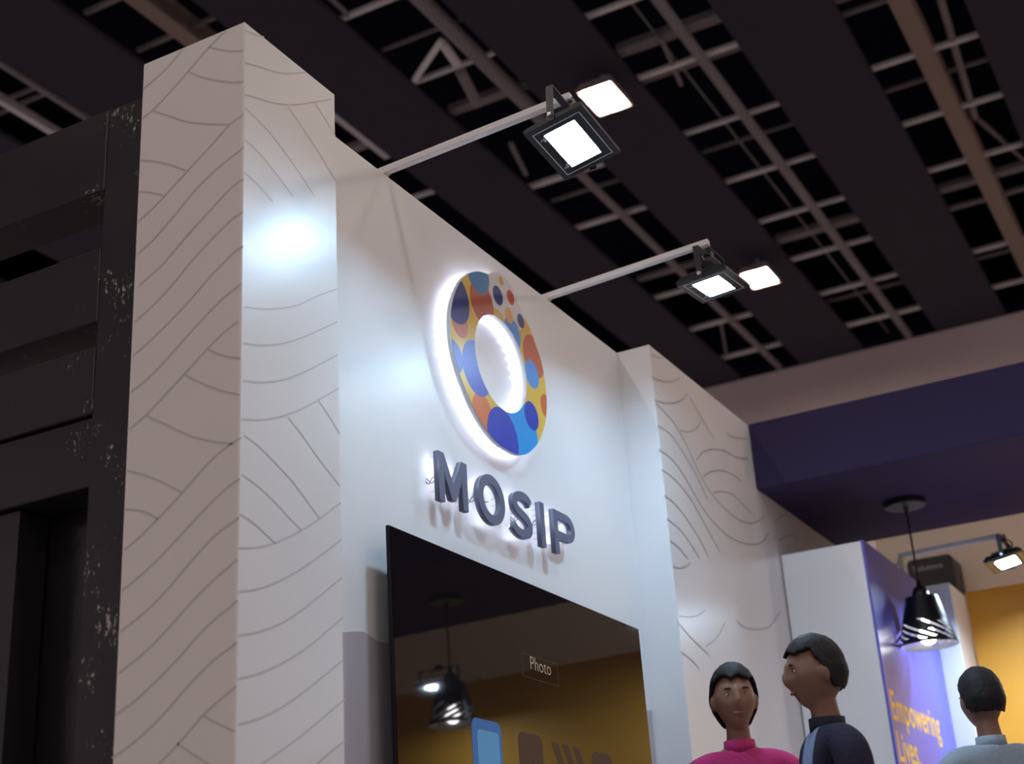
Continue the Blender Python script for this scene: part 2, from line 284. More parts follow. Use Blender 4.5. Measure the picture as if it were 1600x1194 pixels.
# long black boards hung under the roof, gaps between them
for y0, y1 in ((-16, -12.2), (-11.2, -7.6), (-6.6, -3.0), (-1.9, 1.13), (2.23, 3.25), (4.36, 5.36), (6.34, 7.28), (8.34, 9.38), (10.4, 12.0), (13.0, 16)):
    link('ceiling_board', box(-14, 20.35, y0, y1, 9.0, 9.06), M['ceil_black'], ceil)
BARS = {
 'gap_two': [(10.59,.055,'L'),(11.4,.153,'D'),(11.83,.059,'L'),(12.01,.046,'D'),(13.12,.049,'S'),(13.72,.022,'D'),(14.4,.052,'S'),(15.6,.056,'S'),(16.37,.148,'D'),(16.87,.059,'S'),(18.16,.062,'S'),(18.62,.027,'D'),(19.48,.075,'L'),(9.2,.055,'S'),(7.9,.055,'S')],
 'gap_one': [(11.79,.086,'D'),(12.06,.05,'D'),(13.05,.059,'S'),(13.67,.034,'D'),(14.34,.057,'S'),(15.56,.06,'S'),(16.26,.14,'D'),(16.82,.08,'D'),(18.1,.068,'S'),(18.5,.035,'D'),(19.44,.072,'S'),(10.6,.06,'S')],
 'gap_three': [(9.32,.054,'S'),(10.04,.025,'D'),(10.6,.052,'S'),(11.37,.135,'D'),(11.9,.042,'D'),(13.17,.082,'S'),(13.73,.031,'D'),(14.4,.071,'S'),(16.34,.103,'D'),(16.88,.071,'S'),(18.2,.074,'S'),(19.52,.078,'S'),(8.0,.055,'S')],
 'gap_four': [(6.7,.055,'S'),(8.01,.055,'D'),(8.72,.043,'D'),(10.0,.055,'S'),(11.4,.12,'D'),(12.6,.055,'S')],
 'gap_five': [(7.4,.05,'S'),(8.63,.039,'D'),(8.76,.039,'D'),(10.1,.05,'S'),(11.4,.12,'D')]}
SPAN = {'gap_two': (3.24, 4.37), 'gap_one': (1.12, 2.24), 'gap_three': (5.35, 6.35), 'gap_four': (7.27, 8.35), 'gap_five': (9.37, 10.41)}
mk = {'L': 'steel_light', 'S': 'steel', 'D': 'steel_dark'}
for g, L in BARS.items():
    y0, y1 = SPAN[g]
    for x, w, k in L:
        dz = 0.0 if k != 'D' else 0.07
        link('cross_bar', box(x-w/2, x+w/2, y0-0.03, y1+0.03, 9.07+dz, 9.07+dz+max(.05, w*.6), 0.006, 1), M[mk[k]], ceil)
def run(y, w, x0, x1, m, z=9.0, name='long_pipe'):
    link(name, tube([(x0, y, z+w/2), (x1, y, z+w/2)], w/2, 12), M[m], ceil)
run(3.66, .115, 4, 20.3, 'steel_dark', 8.98); run(3.95, .025, 4, 20.3, 'steel_dark', 9.15)
run(5.70, .10, 12.6, 20.3, 'steel_dark', 8.98); run(5.57, .17, 4, 12.2, 'steel_dark', 9.0)
run(9.48, .083, 4, 16, 'steel_dark', 9.0); run(9.97, .085, 4, 16, 'steel', 9.0); run(9.85, .035, 4, 16, 'steel_dark', 9.0)
# rolled steel joists: two flanges and a web
def joist(y, w, h, x0, x1, z, m):
    bm = bmesh.new(); add_box(bm, x0, x1, y-w/2, y+w/2, z, z+.018); add_box(bm, x0, x1, y-w/2, y+w/2, z+h-.018, z+h); add_box(bm, x0, x1, y-.01, y+.01, z+.018, z+h-.018)
    link('steel_joist', bm, M[m], ceil)
joist(1.67, .20, .22, 4, 20.3, 8.97, 'brown_steel'); joist(7.71, .17, .25, 4, 9.6, 9.0, 'brown_steel'); joist(7.39, .11, .14, 9, 11.7, 9.1, 'steel')
def brace(a, b, w, m):
    link('brace', tube([a, b], w/2, 8), M[m], ceil)
brace((10.51,6.3,9.05),(10.09,5.72,9.05),.07,'steel_light'); brace((10.14,5.74,9.06),(10.53,5.8,9.06),.10,'steel'); brace((10.64,5.83,9.05),(11.24,5.98,9.05),.12,'steel_dark')
brace((12.12,1.33,9.12),(14.71,1.51,9.12),.08,'steel_dark'); brace((14.9,1.5,9.2),(16.2,1.2,9.2),.06,'steel_dark'); brace((9.32,6.28,9.09),(8.6,6.27,9.09),.05,'steel_dark')
brace((18.25,5.9,9.1),(19.4,6.25,9.1),.04,'steel_dark'); brace((12.2,6.1,9.1),(12.9,6.28,9.1),.06,'steel_dark'); brace((11.3,3.9,9.1),(12.2,4.05,9.1),.05,'steel_dark')

# hall ceiling lights: square lit panels in shallow housings
def hall_light(x, y, label, group=None):
    t = thing('ceiling_light', (x, y, 8.72), label, 'ceiling light', group)
    bm = box(x-.25, x+.25, y-.18, y+.18, 8.745, 8.82, .02); link('housing', bm, M['steel_dark'], t)
    link('diffuser', box(x-.225, x+.225, y-.155, y+.155, 8.728, 8.746, .006, 1), M['hall_led'], t)
    bm = bmesh.new(); add_box(bm, x-.27, x+.27, y-.2, y-.18, 8.715, 8.76); add_box(bm, x-.27, x+.27, y+.18, y+.2, 8.715, 8.76)
    add_box(bm, x-.27, x-.25, y-.18, y+.18, 8.715, 8.76); add_box(bm, x+.25, x+.27, y-.18, y+.18, 8.715, 8.76)
    link('rim', bm, M['brown_steel'], t)
    link('hanger', tube([(x, y, 8.81), (x, y, 9.01)], .02, 8), M['steel_dark'], t)
hall_light(11.45, 4.62, 'square lit hall ceiling light above and behind the nearer floodlight')
hall_light(16.40, 4.70, 'square lit hall ceiling light beside the second floodlight')
for x in (-8.6, -3.5, 1.6):  # unseen lamps behind the viewer, added to brighten the booth
    for y in (4.66, -1.4, -7.1):
        hall_light(x, y, 'added unseen hall ceiling light, %s row behind the viewer, %s line' % ({-8.6: 'third', -3.5: 'second', 1.6: 'first'}[x], {4.66: 'booth-side', -1.4: 'middle', -7.1: 'aisle-side'}[y]), 'added hall ceiling lights out of the picture')
hall_light(9.6, -.2, 'added unseen hall ceiling light high over the navy canopy')  # unseen lamp added to brighten the beige wall and the aisle
for x in (6.6, 11.5, 16.4):  # more unseen lamps, added to raise the hall's brightness
    for y in (-4.8, -10.0):
        hall_light(x, y, 'added unseen hall ceiling light over the far aisle, %s row, %s line' % ({6.6: 'first', 11.5: 'second', 16.4: 'third'}[x], {-4.8: 'inner', -10.0: 'outer'}[y]), 'added hall ceiling lights over the far aisle')

# ================================================================== the booth walls
YW, YP = 2.27, 2.131
def carry_down(lines, lo, hi, step, times, below):
    # the print repeats down to the floor
    out = list(lines)
    for k in range(1, times+1):
        for L in lines:
            c = sum(p[1] for p in L)/len(L)
            if lo < c < hi and min(p[1] for p in L) - step*k > .02 and max(p[1] for p in L) - step*k < below: out.append([(a, b - step*k) for a, b in L])
    return out
PRINT_SIDE = carry_down(PRINT_SIDE, 1.25, 2.35, 1.09, 1, 1.13); PRINT_FRONT = carry_down(PRINT_FRONT, 1.25, 2.35, 1.09, 1, 1.13); PRINT_LONG = carry_down(PRINT_LONG, 2.15, 3.2, 1.02, 2, 1.42)
wb = link('wall_back', box(3.0, 5.47, YW, 2.37, 0, 3.2), M['vinyl']); tag(wb, 'glossy white booth wall carrying the sign and the television', None, None, ROOM)
# darker grey zone on the lower wall, its top edge in shallow waves
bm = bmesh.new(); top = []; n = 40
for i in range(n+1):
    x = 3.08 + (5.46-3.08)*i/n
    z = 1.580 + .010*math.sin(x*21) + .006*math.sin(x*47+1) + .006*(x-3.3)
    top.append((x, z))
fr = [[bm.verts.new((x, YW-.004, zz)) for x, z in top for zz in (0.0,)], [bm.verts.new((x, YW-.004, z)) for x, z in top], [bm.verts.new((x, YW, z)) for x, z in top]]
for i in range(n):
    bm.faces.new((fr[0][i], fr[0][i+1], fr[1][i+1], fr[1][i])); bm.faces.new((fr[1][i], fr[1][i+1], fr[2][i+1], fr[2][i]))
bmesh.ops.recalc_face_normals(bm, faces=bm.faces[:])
link('lower_grey_zone', bm, M['lower_grey'], wb)

pil = link('pillar_left', box(2.635, 3.076, YP, 2.506, 0, 3.2, .004, 1), [M['vinyl_side'], M['vinyl']]); tag(pil, 'white booth pillar printed with thin grey wavy lines', None, None, ROOM)
for p in pil.data.polygons:
    if abs(p.normal.y) > .9 and p.center.y < 2.2: p.material_index = 1
o = link('printed_lines', strip_lines(PRINT_SIDE, lambda a, b: (2.635-.0007, a, b), .0048), M['print'], pil); o['kind'] = 'stuff'
o = link('printed_lines', strip_lines(PRINT_FRONT, lambda a, b: (a, YP-.0007, b), .0042), M['print'], pil); o['kind'] = 'stuff'

YL = 2.11
wr = link('wall_right', box(5.463, 9.2, YL, 2.42, 0, 3.2, .003, 1), [M['vinyl_side'], M['vinyl'], M['vinyl_long']]); tag(wr, 'white patterned booth wall running back under the navy canopy', None, None, ROOM)
for p in wr.data.polygons:
    if p.normal.x < -.9: p.material_index = 1
    elif p.normal.y < -.9: p.material_index = 2
o = link('printed_lines', strip_lines(PRINT_LONG, lambda a, b: (a, YL-.002, b), .0065), M['print_long'], wr); o['kind'] = 'stuff'
# short cross wall under the canopy, purple graphic on its aisle side, white end post, amber back wall
wc = link('wall_cross', box(7.011, 8.44, 1.680, YL-.006, 0, 2.55, .004, 1), M['laminate']); tag(wc, 'glossy white cross wall standing under the navy canopy', None, None, ROOM)
gp = link('graphic_panel', box(7.009, 8.44, 1.668, 1.680, 0, 2.552), M['purple'], wc); gp['label'] = 'purple printed panel with amber lettering'
def on_purple(x0, z0): return lambda a, b: (x0+a, 1.6672, z0+b)
link('lettering', text_mesh('Empowering', .205, on_purple(7.035, 1.662), bold=.0035), M['text_yellow'], gp)
link('lettering', text_mesh('Lives.', .205, on_purple(6.99+.05, 1.465), bold=.0035), M['text_yellow'], gp)
pe = link('wall_post', box(8.448, 8.856, 1.548, YL-.006, 0, 2.585, .004, 1), M['vinyl']); tag(pe, 'white end post between the purple panel and amber wall', None, None, ROOM)
wo = link('wall_amber', box(8.858, 8.95, -5.5, 1.54, 0, 2.6), M['orange']); tag(wo, 'amber painted booth wall behind the pendant lamps', None, None, ROOM)
wg = link('wall_beige', box(10.6, 10.7, -7, 2.9, 0, 3.7), M['beige']); tag(wg, 'beige wall seen beneath the navy canopy', None, None, ROOM)
cb = link('canopy', box(6.762, 8.20, -6, YL-.002, 2.848, 3.205, .004, 1), M['navy_cloth']); tag(cb, 'navy box canopy spanning out from the white wall', None, None, ROOM)

# black timber frame on the side of the booth
wl = thing('wall_left', (2.65, 2.51, 0), 'black painted timber side wall of the booth, scuffed', None, None, ROOM)
def timber(name, *a, m='timber'): return link(name, box(*a, .003, 1), M[m], wl)
timber('post', 2.652, 2.79, 2.510, 2.650, 0, 3.10)
timber('rail', 2.650, 2.80, 2.6505, 5.2, 2.83, 3.103)
timber('rail', 2.650, 2.79, 2.6505, 5.2, 2.41, 2.642)
timber('rail', 2.650, 2.79, 2.6505, 5.2, 2.135, 2.335)
timber('rail', 2.662, 2.79, 2.6505, 5.2, 1.93, 2.130)
timber('post', 2.680, 2.79, 2.93, 3.06, 0, 1.925)
timber('post', 2.652, 2.79, 5.21, 5.35, 0, 3.10)
timber('side_board', 2.795, 2.815, 2.6505, 5.2, 0, 2.14, m='timber_gloss')

# ================================================================== floodlights on white arms
def floodlight(xa, ya, za, yend, zend, c, tilt, label, roll=0.0, led='flood_led', riser=0.0):
    t = thing('floodlight', (xa, ya, za), label, 'floodlight', 'floodlights on white arms')
    # arm: square tube from the wall top, with a bent foot
    a = Vector((xa, ya+.02, za)); b = Vector((xa, yend, zend)); d = (b-a).normalized(); up = Vector((1,0,0)).cross(d).normalized()
    link('arm', obox((a+b)/2, (1,0,0), d, up, .0125, (b-a).length/2, .0125, bevel=.002), M['arm_white'], t)
    bm = bmesh.new(); add_obox(bm, (xa, ya+.008, za-.022), (1,0,0), Vector((0,.8,-.6)), Vector((0,.6,.8)), .014, .026, .006); add_box(bm, xa-.02, xa+.02, ya+.0, ya+.045, za-.05, za-.042)
    if riser: add_box(bm, xa-.012, xa+.012, ya-.006, ya+.018, za-.01-riser, za-.01)
    link('foot', bm, M['arm_foot'], t)
    c = Vector(c); th = math.radians(tilt); ro = math.radians(roll); U = Vector((math.cos(ro), 0, math.sin(ro))); n = Vector((0, -math.sin(th), -math.cos(th))); n = (n - U*n.dot(U)).normalized(); V = n.cross(U)
    # housing: tapered shell behind the glass
    bm = bmesh.new(); rings = []
    for w, hx, hy in ((0.0, .143, .103), (-.012, .145, .105), (-.034, .125, .085), (-.040, .100, .066)):
        rings.append([bm.verts.new(c + U*hx*sx + V*hy*sy + n*w) for sx, sy in ((-1,-1),(1,-1),(1,1),(-1,1))])
    for p, q in zip(rings, rings[1:]):
        for k in range(4): bm.faces.new((p[k], p[(k+1)%4], q[(k+1)%4], q[k]))
    bm.faces.new(rings[-1])
    bmesh.ops.recalc_face_normals(bm, faces=bm.faces[:])
    ho = link('housing', bm, M['lamp_black'], t)
    bm = bmesh.new()
    for k in range(9): add_obox(bm, c + U*(-.08+.02*k) - n*.046, U, V, n, .0025, .06, .009)
    link('cooling_fin', bm, M['lamp_black'], ho)
    # printed glass with a clear window: four borders
    g = bmesh.new(); wx, wy = .098, .0545
    for (cu, cv, hu, hv) in ((0, (.103+wy)/2, .143, (.103-wy)/2), (0, -(.103+wy)/2, .143, (.103-wy)/2), ((.143+wx)/2, 0, (.143-wx)/2, wy), (-(.143+wx)/2, 0, (.143-wx)/2, wy)):
        add_obox(g, c + U*cu + V*cv + n*.001, U, V, n, hu, hv, .0016)
    gl = link('front_glass', g, M['lamp_glass'], t)
    g = bmesh.new(); lx, ly = .122, .083
    for (cu, cv, hu, hv) in ((0, ly, lx, .0011), (0, -ly, lx, .0011), (lx, 0, .0011, ly), (-lx, 0, .0011, ly)): add_obox(g, c + U*cu + V*cv + n*.0029, U, V, n, hu, hv, .0003)
    link('border_line', g, M['white_line'], gl)
    # small printed rating marks by two corners of the window
    g = bmesh.new()
    for s in (-1, 1):
        for k in range(4): add_obox(g, c + U*(s*.084 + .004*(k%2)) + V*(-.061-.0045*k) + n*.0029, U, V, n, .006-.001*k, .0010, .0003)
        add_obox(g, c + U*(s*.074) + V*(-.062) + n*.0029, U, V, n, .003, .003, .0003)
    link('rating_mark', g, M['white_line'], gl)
    # recessed reflector walls and the lit board
    g = bmesh.new(); rr = []
    for w, k in ((-.0005, 1.0), (-RECESS-.001, 1.0)): rr.append([g.verts.new(c + U*wx*k*sx + V*wy*k*sy + n*w) for sx, sy in ((-1,-1),(1,-1),(1,1),(-1,1))])
    for k in range(4): g.faces.new((rr[0][k], rr[0][(k+1)%4], rr[1][(k+1)%4], rr[1][k]))
    link('reflector', g, M['lamp_black'], t)
    g = bmesh.new(); g.faces.new([g.verts.new(c + U*wx*.995*sx + V*wy*.995*sy - n*RECESS) for sx, sy in ((-1,-1),(1,-1),(1,1),(-1,1))])
    bmesh.ops.recalc_face_normals(g, faces=g.faces[:])
    for f in g.faces:
        if f.normal.dot(n) < 0: f.normal_flip()
    link('lit_board', g, M[led], t)
    # U bracket hugging both ends, bolts, clamp on the arm end
    H = .112; bm = bmesh.new(); Z = Vector((0, 0, 1)); piv = c - n*.014
    W = (Z - U*Z.dot(U)).normalized(); S = U.cross(W)
    for s in (-1, 1): add_obox(bm, piv + U*s*.1515 + W*(H/2-.01), U, S, W, .0016, .012, H/2+.01)
    add_obox(bm, piv + W*H, U, S, W, .153, .012, .0016)
    br = link('bracket', bm, M['lamp_black'], t)
    for s in (-1, 1):
        bm = bmesh.new(); add_tube(bm, [piv + U*s*.152, piv + U*s*.160, piv + U*s*.164], [.009, .009, .005], 12); link('bolt', bm, M['chrome'], br)
    top = piv + W*H
    bm = bmesh.new()
    add_obox(bm, top - W*.005 , U, S, W, .022, .016, .0045)
    add_obox(bm, Vector((top.x, top.y, (top.z+zend)/2)), (1,0,0), (0,1,0), (0,0,1), .018, .016, max(.004, abs(top.z-zend)/2))
    cl = link('clamp', bm, M['lamp_black'], t)
    link('wing_screw', tube([top + U*.016 - S*.02 + W*.01, top + U*.03 - S*.035 + W*.022, top + U*.034 - S*.03 + W*.005], .0035, 8), M['chrome'], cl)
    # flex from the lamp back to the arm
    link('flex', tube(catmull([c - n*.045 + V*.02, c - n*.075 + V*.04 + U*.03, c - n*.10 + V*.055 + U*.02, Vector((xa+.01, (c - n*.1 + V*.06).y+.04, zend-.012))], 6), .004, 8), M['lamp_black'], t)
    return t
RECESS = .0135
floodlight(3.579, 2.283, 3.222, 1.560, 3.258, (3.586, 1.571, 3.090), 11, 'lit black floodlight on white arm, nearest the printed pillar', roll=-5)
floodlight(4.800, 2.283, 3.222, 1.560, 3.258, (4.868, 1.583, 3.100), 4, 'lit black floodlight on white arm above the far side of the television', roll=7)
floodlight(7.95, 1.690, 2.669, 1.150, 2.682, (7.95, 1.130, 2.529), 10, 'lit black floodlight on white arm over the purple panel', led='flood_led_strong', riser=.11)
# one more, fixed to the amber wall beyond the picture's edge: the television mirrors it
t4 = floodlight(0, .46, 2.600, -.06, 2.612, (0, -.09, 2.465), 8, 'lit black floodlight on the amber wall, mirrored in the television', led='flood_led_strong')
t4.location = (8.872, -.58, 2.622); t4.rotation_euler = (0, 0, -math.pi/2)


# ================================================================== round logo sign
SF, SB = 2.214, 2.232     # sign front and back planes
OUTER = [(4.1382,3.0300),(4.1014,3.0240),(4.0604,3.0120),(4.0194,2.9938),(3.9825,2.9702),(3.9287,2.9226),(3.8863,2.8656),(3.8597,2.8135),(3.8448,2.7666),(3.8390,2.7241),(3.8399,2.6671),(3.8496,2.6203),(3.8680,2.5795),(3.8933,2.5362),(3.9451,2.4738),(3.9997,2.4270),(4.0567,2.3942),(4.1391,2.3679),(4.2418,2.3644),(4.3081,2.3746),(4.3702,2.4022),(4.4418,2.4561),(4.4893,2.5126),(4.5278,2.5806),(4.5451,2.6476),(4.5481,2.7153),(4.5371,2.7775),(4.5195,2.8263),(4.4953,2.8601),(4.4585,2.9109),(4.4272,2.9423),(4.3958,2.9661),(4.3670,2.9886),(4.3448,3.0149),(4.3137,3.0497),(4.2713,3.0705),(4.2210,3.0714),(4.1779,3.0570)]
INNER = [(4.1951+.1945*math.cos(2*math.pi*k/48), 2.6943+.183*math.sin(2*math.pi*k/48)) for k in range(48)]
def smooth_keep_notch(P):
    Q = catmull([(a, b, 0) for a, b in P], 5)[:-1]   # open at the notch on top
    return [(p.x, p.y) for p in Q] + [P[-1]]
KR = 2.214/2.195   # outline measured on a plane a little nearer: carried back along the sight lines
OUTER = [(a*KR, .7+(b-.7)*KR) for a, b in OUTER]; INNER = [(a*KR, .7+(b-.7)*KR) for a, b in INNER]
OUT = smooth_keep_notch(OUTER)
DOTS = [('white',4.2713,2.9975,.1425,(.72,.70,.70)),('gold',4.1902,2.8387,.071,(.72,.50,.13)),('red',4.0717,2.8935,.087,(.50,.12,.07)),('steel',4.0523,3.0051,.0848,(.06,.24,.50)),
 ('salmon',3.9014,2.7497,.0579,(.62,.20,.13)),('navy',3.8786,2.8366,.0983,(.035,.045,.24)),('gold',4.2329,3.0427,.0196,(.70,.38,.10)),('navy',4.1982,2.9691,.0392,(.035,.045,.24)),('red',4.3011,3.0016,.0306,(.55,.11,.05)),
 ('sky',4.2966,2.8497,.0659,(.09,.32,.75)),('gold',4.2782,2.9191,.0319,(.76,.42,.11)),('navy',4.3728,2.9305,.0294,(.03,.045,.24)),('red',4.4610,2.8146,.0873,(.58,.12,.045)),('sky',4.4355,2.7332,.0572,(.09,.32,.78)),
 ('red',4.5403,2.6339,.0499,(.62,.15,.04)),('bright',4.3249,2.4689,.1218,(.02,.33,.80)),('navy',4.4081,2.5563,.057,(.012,.05,.45)),('orange',4.0294,2.4516,.0734,(.72,.20,.06)),('blue',4.1718,2.3998,.115,(.035,.065,.52)),
 ('blue',4.0074,2.6121,.1035,(.08,.12,.55)),('blue',3.8476,2.6023,.063,(.10,.13,.52))]
def dotted():
    m = bpy.data.materials.new('dotted_print'); m.use_nodes = True; nt = m.node_tree; b = nt.nodes['Principled BSDF']
    b.inputs['Roughness'].default_value = .34; b.inputs['Specular IOR Level'].default_value = .38
    tc = nt.nodes.new('ShaderNodeTexCoord'); col = None
    last = (.78, .50, .07)
    for nm, x, z, r, c in DOTS:
        x, z, r = x*KR, .7+(z-.7)*KR, r*KR
        d = nt.nodes.new('ShaderNodeVectorMath'); d.operation = 'SUBTRACT'; d.inputs[1].default_value = (x-4.19, 0, z-2.70)
        nt.links.new(tc.outputs['Object'], d.inputs[0])
        mu = nt.nodes.new('ShaderNodeVectorMath'); mu.operation = 'MULTIPLY'; mu.inputs[1].default_value = (1, 0, 1); nt.links.new(d.outputs[0], mu.inputs[0])
        le = nt.nodes.new('ShaderNodeVectorMath'); le.operation = 'LENGTH'; nt.links.new(mu.outputs[0], le.inputs[0])
        lt = nt.nodes.new('ShaderNodeMapRange'); lt.inputs[1].default_value = r; lt.inputs[2].default_value = r-.0012
        nt.links.new(le.outputs['Value'], lt.inputs[0])
        mx = nt.nodes.new('ShaderNodeMix'); mx.data_type = 'RGBA'; mx.inputs['B'].default_value = (*c, 1)
        if col is None: mx.inputs['A'].default_value = (*last, 1)
        else: nt.links.new(col, mx.inputs['A'])
        nt.links.new(lt.outputs[0], mx.inputs['Factor']); col = mx.outputs['Result']
    nt.links.new(col, b.inputs['Base Color'])
    return m
M['dotted'] = dotted()
rs = thing('ring_sign', (4.19, 2.27, 2.70), 'backlit round ring sign with many coloured dots on white wall', 'sign')
o = link('ring', extrude_outline([OUT, INNER], lambda a, b, d: (a, d, b), SF+.0008, SB), M['ring_side'], rs)
link('dotted_face', extrude_outline([OUT, INNER], lambda a, b, d: (a, d, b), SF, SF+.0007), M['dotted'], rs)
def inset(P, d):
    out = []; N = len(P)
    for i in range(N):
        t = Vector(P[(i+1)%N]) - Vector(P[i-1]); t.normalize(); out.append((P[i][0] - t.y*d, P[i][1] + t.x*d))
    return out
def area2(P): return sum(P[i][0]*P[(i+1)%len(P)][1] - P[(i+1)%len(P)][0]*P[i][1] for i in range(len(P)))
def resample(P, step, closed=True):
    Q = P + ([P[0]] if closed else []); out = []; acc = 0.0
    for a, b in zip(Q, Q[1:]):
        L = math.hypot(b[0]-a[0], b[1]-a[1]); t = -acc
        while t + step <= L:
            t += step; out.append((a[0]+(b[0]-a[0])*t/L, a[1]+(b[1]-a[1])*t/L)) if L > 0 else None
        acc = L - t if t >= 0 else acc + L
    return out
def leds(bm, pts, y0, y1, s=.004):
    for a, b in pts: add_box(bm, a-s, a+s, y0, y1, b-s, b+s)
sg = 1 if area2(OUT) > 0 else -1; sgi = 1 if area2(INNER) > 0 else -1
bm = bmesh.new(); leds(bm, resample(inset(OUT, sg*.020), .036), 2.256, 2.261)
leds(bm, resample(inset(INNER, -sgi*.020), .036), 2.256, 2.261)
link('led_strip', bm, M['strip_led'], rs)
bm = bmesh.new()
for k in range(10):
    a = 2*math.pi*k/10+.2; add_tube(bm, [(4.235+.27*math.cos(a), SB, 2.712+.26*math.sin(a)), (4.235+.27*math.cos(a), 2.27, 2.712+.26*math.sin(a))], .005, 8)
link('standoff', bm, M['chrome'], rs)

# ================================================================== raised letters M O S I P
LF, LB = 2.222, 2.241
KL = 2.222/2.200
def ellipse(cx, cz, rx, rz, a0=0, a1=2*math.pi, n=40): return [(cx+rx*math.cos(a0+(a1-a0)*k/n), cz+rz*math.sin(a0+(a1-a0)*k/n)) for k in range(n+(abs(a1-a0) < 6.2))]
def stroke(P, w):
    L, Rr = [], []
    for i, p in enumerate(P):
        t = (Vector(P[min(i+1,len(P)-1)]) - Vector(P[max(i-1,0)])).normalized(); L.append((p[0]-t.y*w/2, p[1]+t.x*w/2)); Rr.append((p[0]+t.y*w/2, p[1]-t.x*w/2))
    return L + Rr[::-1]
Z0, Z1 = 2.0640, 2.2310; SW = .0345
LETTERS = []
x0, x1 = 3.7238, 3.9068; xm = (x0+x1)/2
LETTERS.append(('M', [[(x0,Z0),(x0,Z1),(x0+.035,Z1),(xm,Z0+.072),(x1-.035,Z1),(x1,Z1),(x1,Z0),(x1-.034,Z0),(x1-.034,Z1-.062),(xm+.014,Z0+.018),(xm-.014,Z0+.018),(x0+.034,Z1-.062),(x0+.034,Z0)]],
  resample([(x0+.017,Z0+.01),(x0+.017,Z1-.01),(xm,Z0+.04),(x1-.017,Z1-.01),(x1-.017,Z0+.01)], .022, False), 'dark slate raised letter M, first of the backlit letters'))
oc = (4.0710, 2.1490)
LETTERS.append(('O', [ellipse(*oc, .0935, .0885, n=56), ellipse(*oc, .0585, .0545, n=48)], resample(ellipse(*oc, .076, .0715, n=56), .022), 'dark slate raised letter O under the ring sign'))
sp = catmull([(4.360,2.1995,0),(4.338,2.2135,0),(4.305,2.2180,0),(4.268,2.2120,0),(4.2440,2.1960,0),(4.2420,2.1775,0),(4.2580,2.1610,0),(4.2920,2.1495,0),(4.3280,2.1370,0),(4.3475,2.1180,0),(4.3455,2.0985,0),(4.3250,2.0830,0),(4.2880,2.0765,0),(4.2520,2.0815,0),(4.2240,2.0960,0)], 5)
sp = [(p.x, p.y) for p in sp]
LETTERS.append(('S', [stroke(sp, .0325)], resample(sp, .022, False), 'dark slate raised letter S, middle of the backlit letters'))
LETTERS.append(('I', [[(4.4310,Z0),(4.4310,Z1),(4.4660,Z1),(4.4660,Z0)]], resample([(4.4485,Z0+.008),(4.4485,Z1)], .022, False), 'dark slate raised letter I, plain upright bar'))
px0 = 4.5400; pr = .0545; pc = 4.650
bowl = [(pc + .066*math.sin(a), (Z1-pr) + pr*math.cos(a)) for a in [math.pi*k/24 for k in range(25)]]
hole = [(pc + .033*math.sin(a), (Z1-pr) + (pr-.0315)*math.cos(a)) for a in [math.pi*k/20 for k in range(21)]]
LETTERS.append(('P', [[(px0,Z0),(px0,Z1)] + bowl + [(px0+.035, Z1-2*pr), (px0+.035,Z0)], [(px0+.035, Z1-.0315)] + hole + [(px0+.035, Z1-2*pr+.0315)]],
  resample([(px0+.017,Z0+.01),(px0+.017,Z1-.016)] + [(pc+.05*math.sin(a), (Z1-pr)+(pr-.016)*math.cos(a)) for a in [math.pi*k/16 for k in range(17)]] + [(px0+.03,Z1-2*pr+.016)], .022, False), 'dark slate raised letter P, last of the backlit letters'))
for ch, loops, lp, label in LETTERS:
    loops = [[(a*KL, .7+(b-.7)*KL) for a, b in L] for L in loops]; lp = [(a*KL, .7+(b-.7)*KL) for a, b in lp]
    cx = sum(p[0] for p in loops[0])/len(loops[0])
    t = thing('sign_letter', (cx, 2.27, .7+(Z0-.7)*KL), label, 'letter', 'raised backlit letters')
    link('letter_body', extrude_outline(loops, lambda a, b, d: (a, d, b), LF, LB), M['letter'], t)
    bm = bmesh.new(); leds(bm, lp, 2.2415, 2.2440, .003); link('led_strip', bm, M['strip_led_soft'], t)
    bm = bmesh.new(); q = lp[::max(1, len(lp)//4)]
    for a, b in q: add_tube(bm, [(a+.008, LB, b+.008), (a+.008, 2.27, b+.008)], .0022, 6)
    link('standoff', bm, M['chrome'], t)
    bm = bmesh.new(); a, b = lp[len(lp)//2] if ch != 'M' else lp[2]
    add_tube(bm, catmull([(a, LB+.003, b+.01), (a-.010, 2.252, b+.004), (a-.016, 2.262, b-.016), (a-.022, 2.2715, b-.006)], 5), .0014, 6)
    add_tube(bm, catmull([(a, LB+.003, b+.004), (a-.006, 2.256, b-.012), (a-.012, 2.264, b-.004), (a-.018, 2.2715, b+.006)], 5), .0014, 6)
    if ch == 'O':
        oc = (4.0710*KL, .7+(2.1490-.7)*KL)
        add_tube(bm, catmull([(oc[0]+.03, 2.266, oc[1]-.03), (oc[0], 2.262, oc[1]+.0), (oc[0]-.02, 2.266, oc[1]+.02), (oc[0]-.005, 2.264, oc[1]+.03), (oc[0]+.02, 2.262, oc[1]+.005), (oc[0]+.045, 2.262, oc[1]+.012)], 5), .0016, 6)
    link('wire', bm, M['wire'], t)

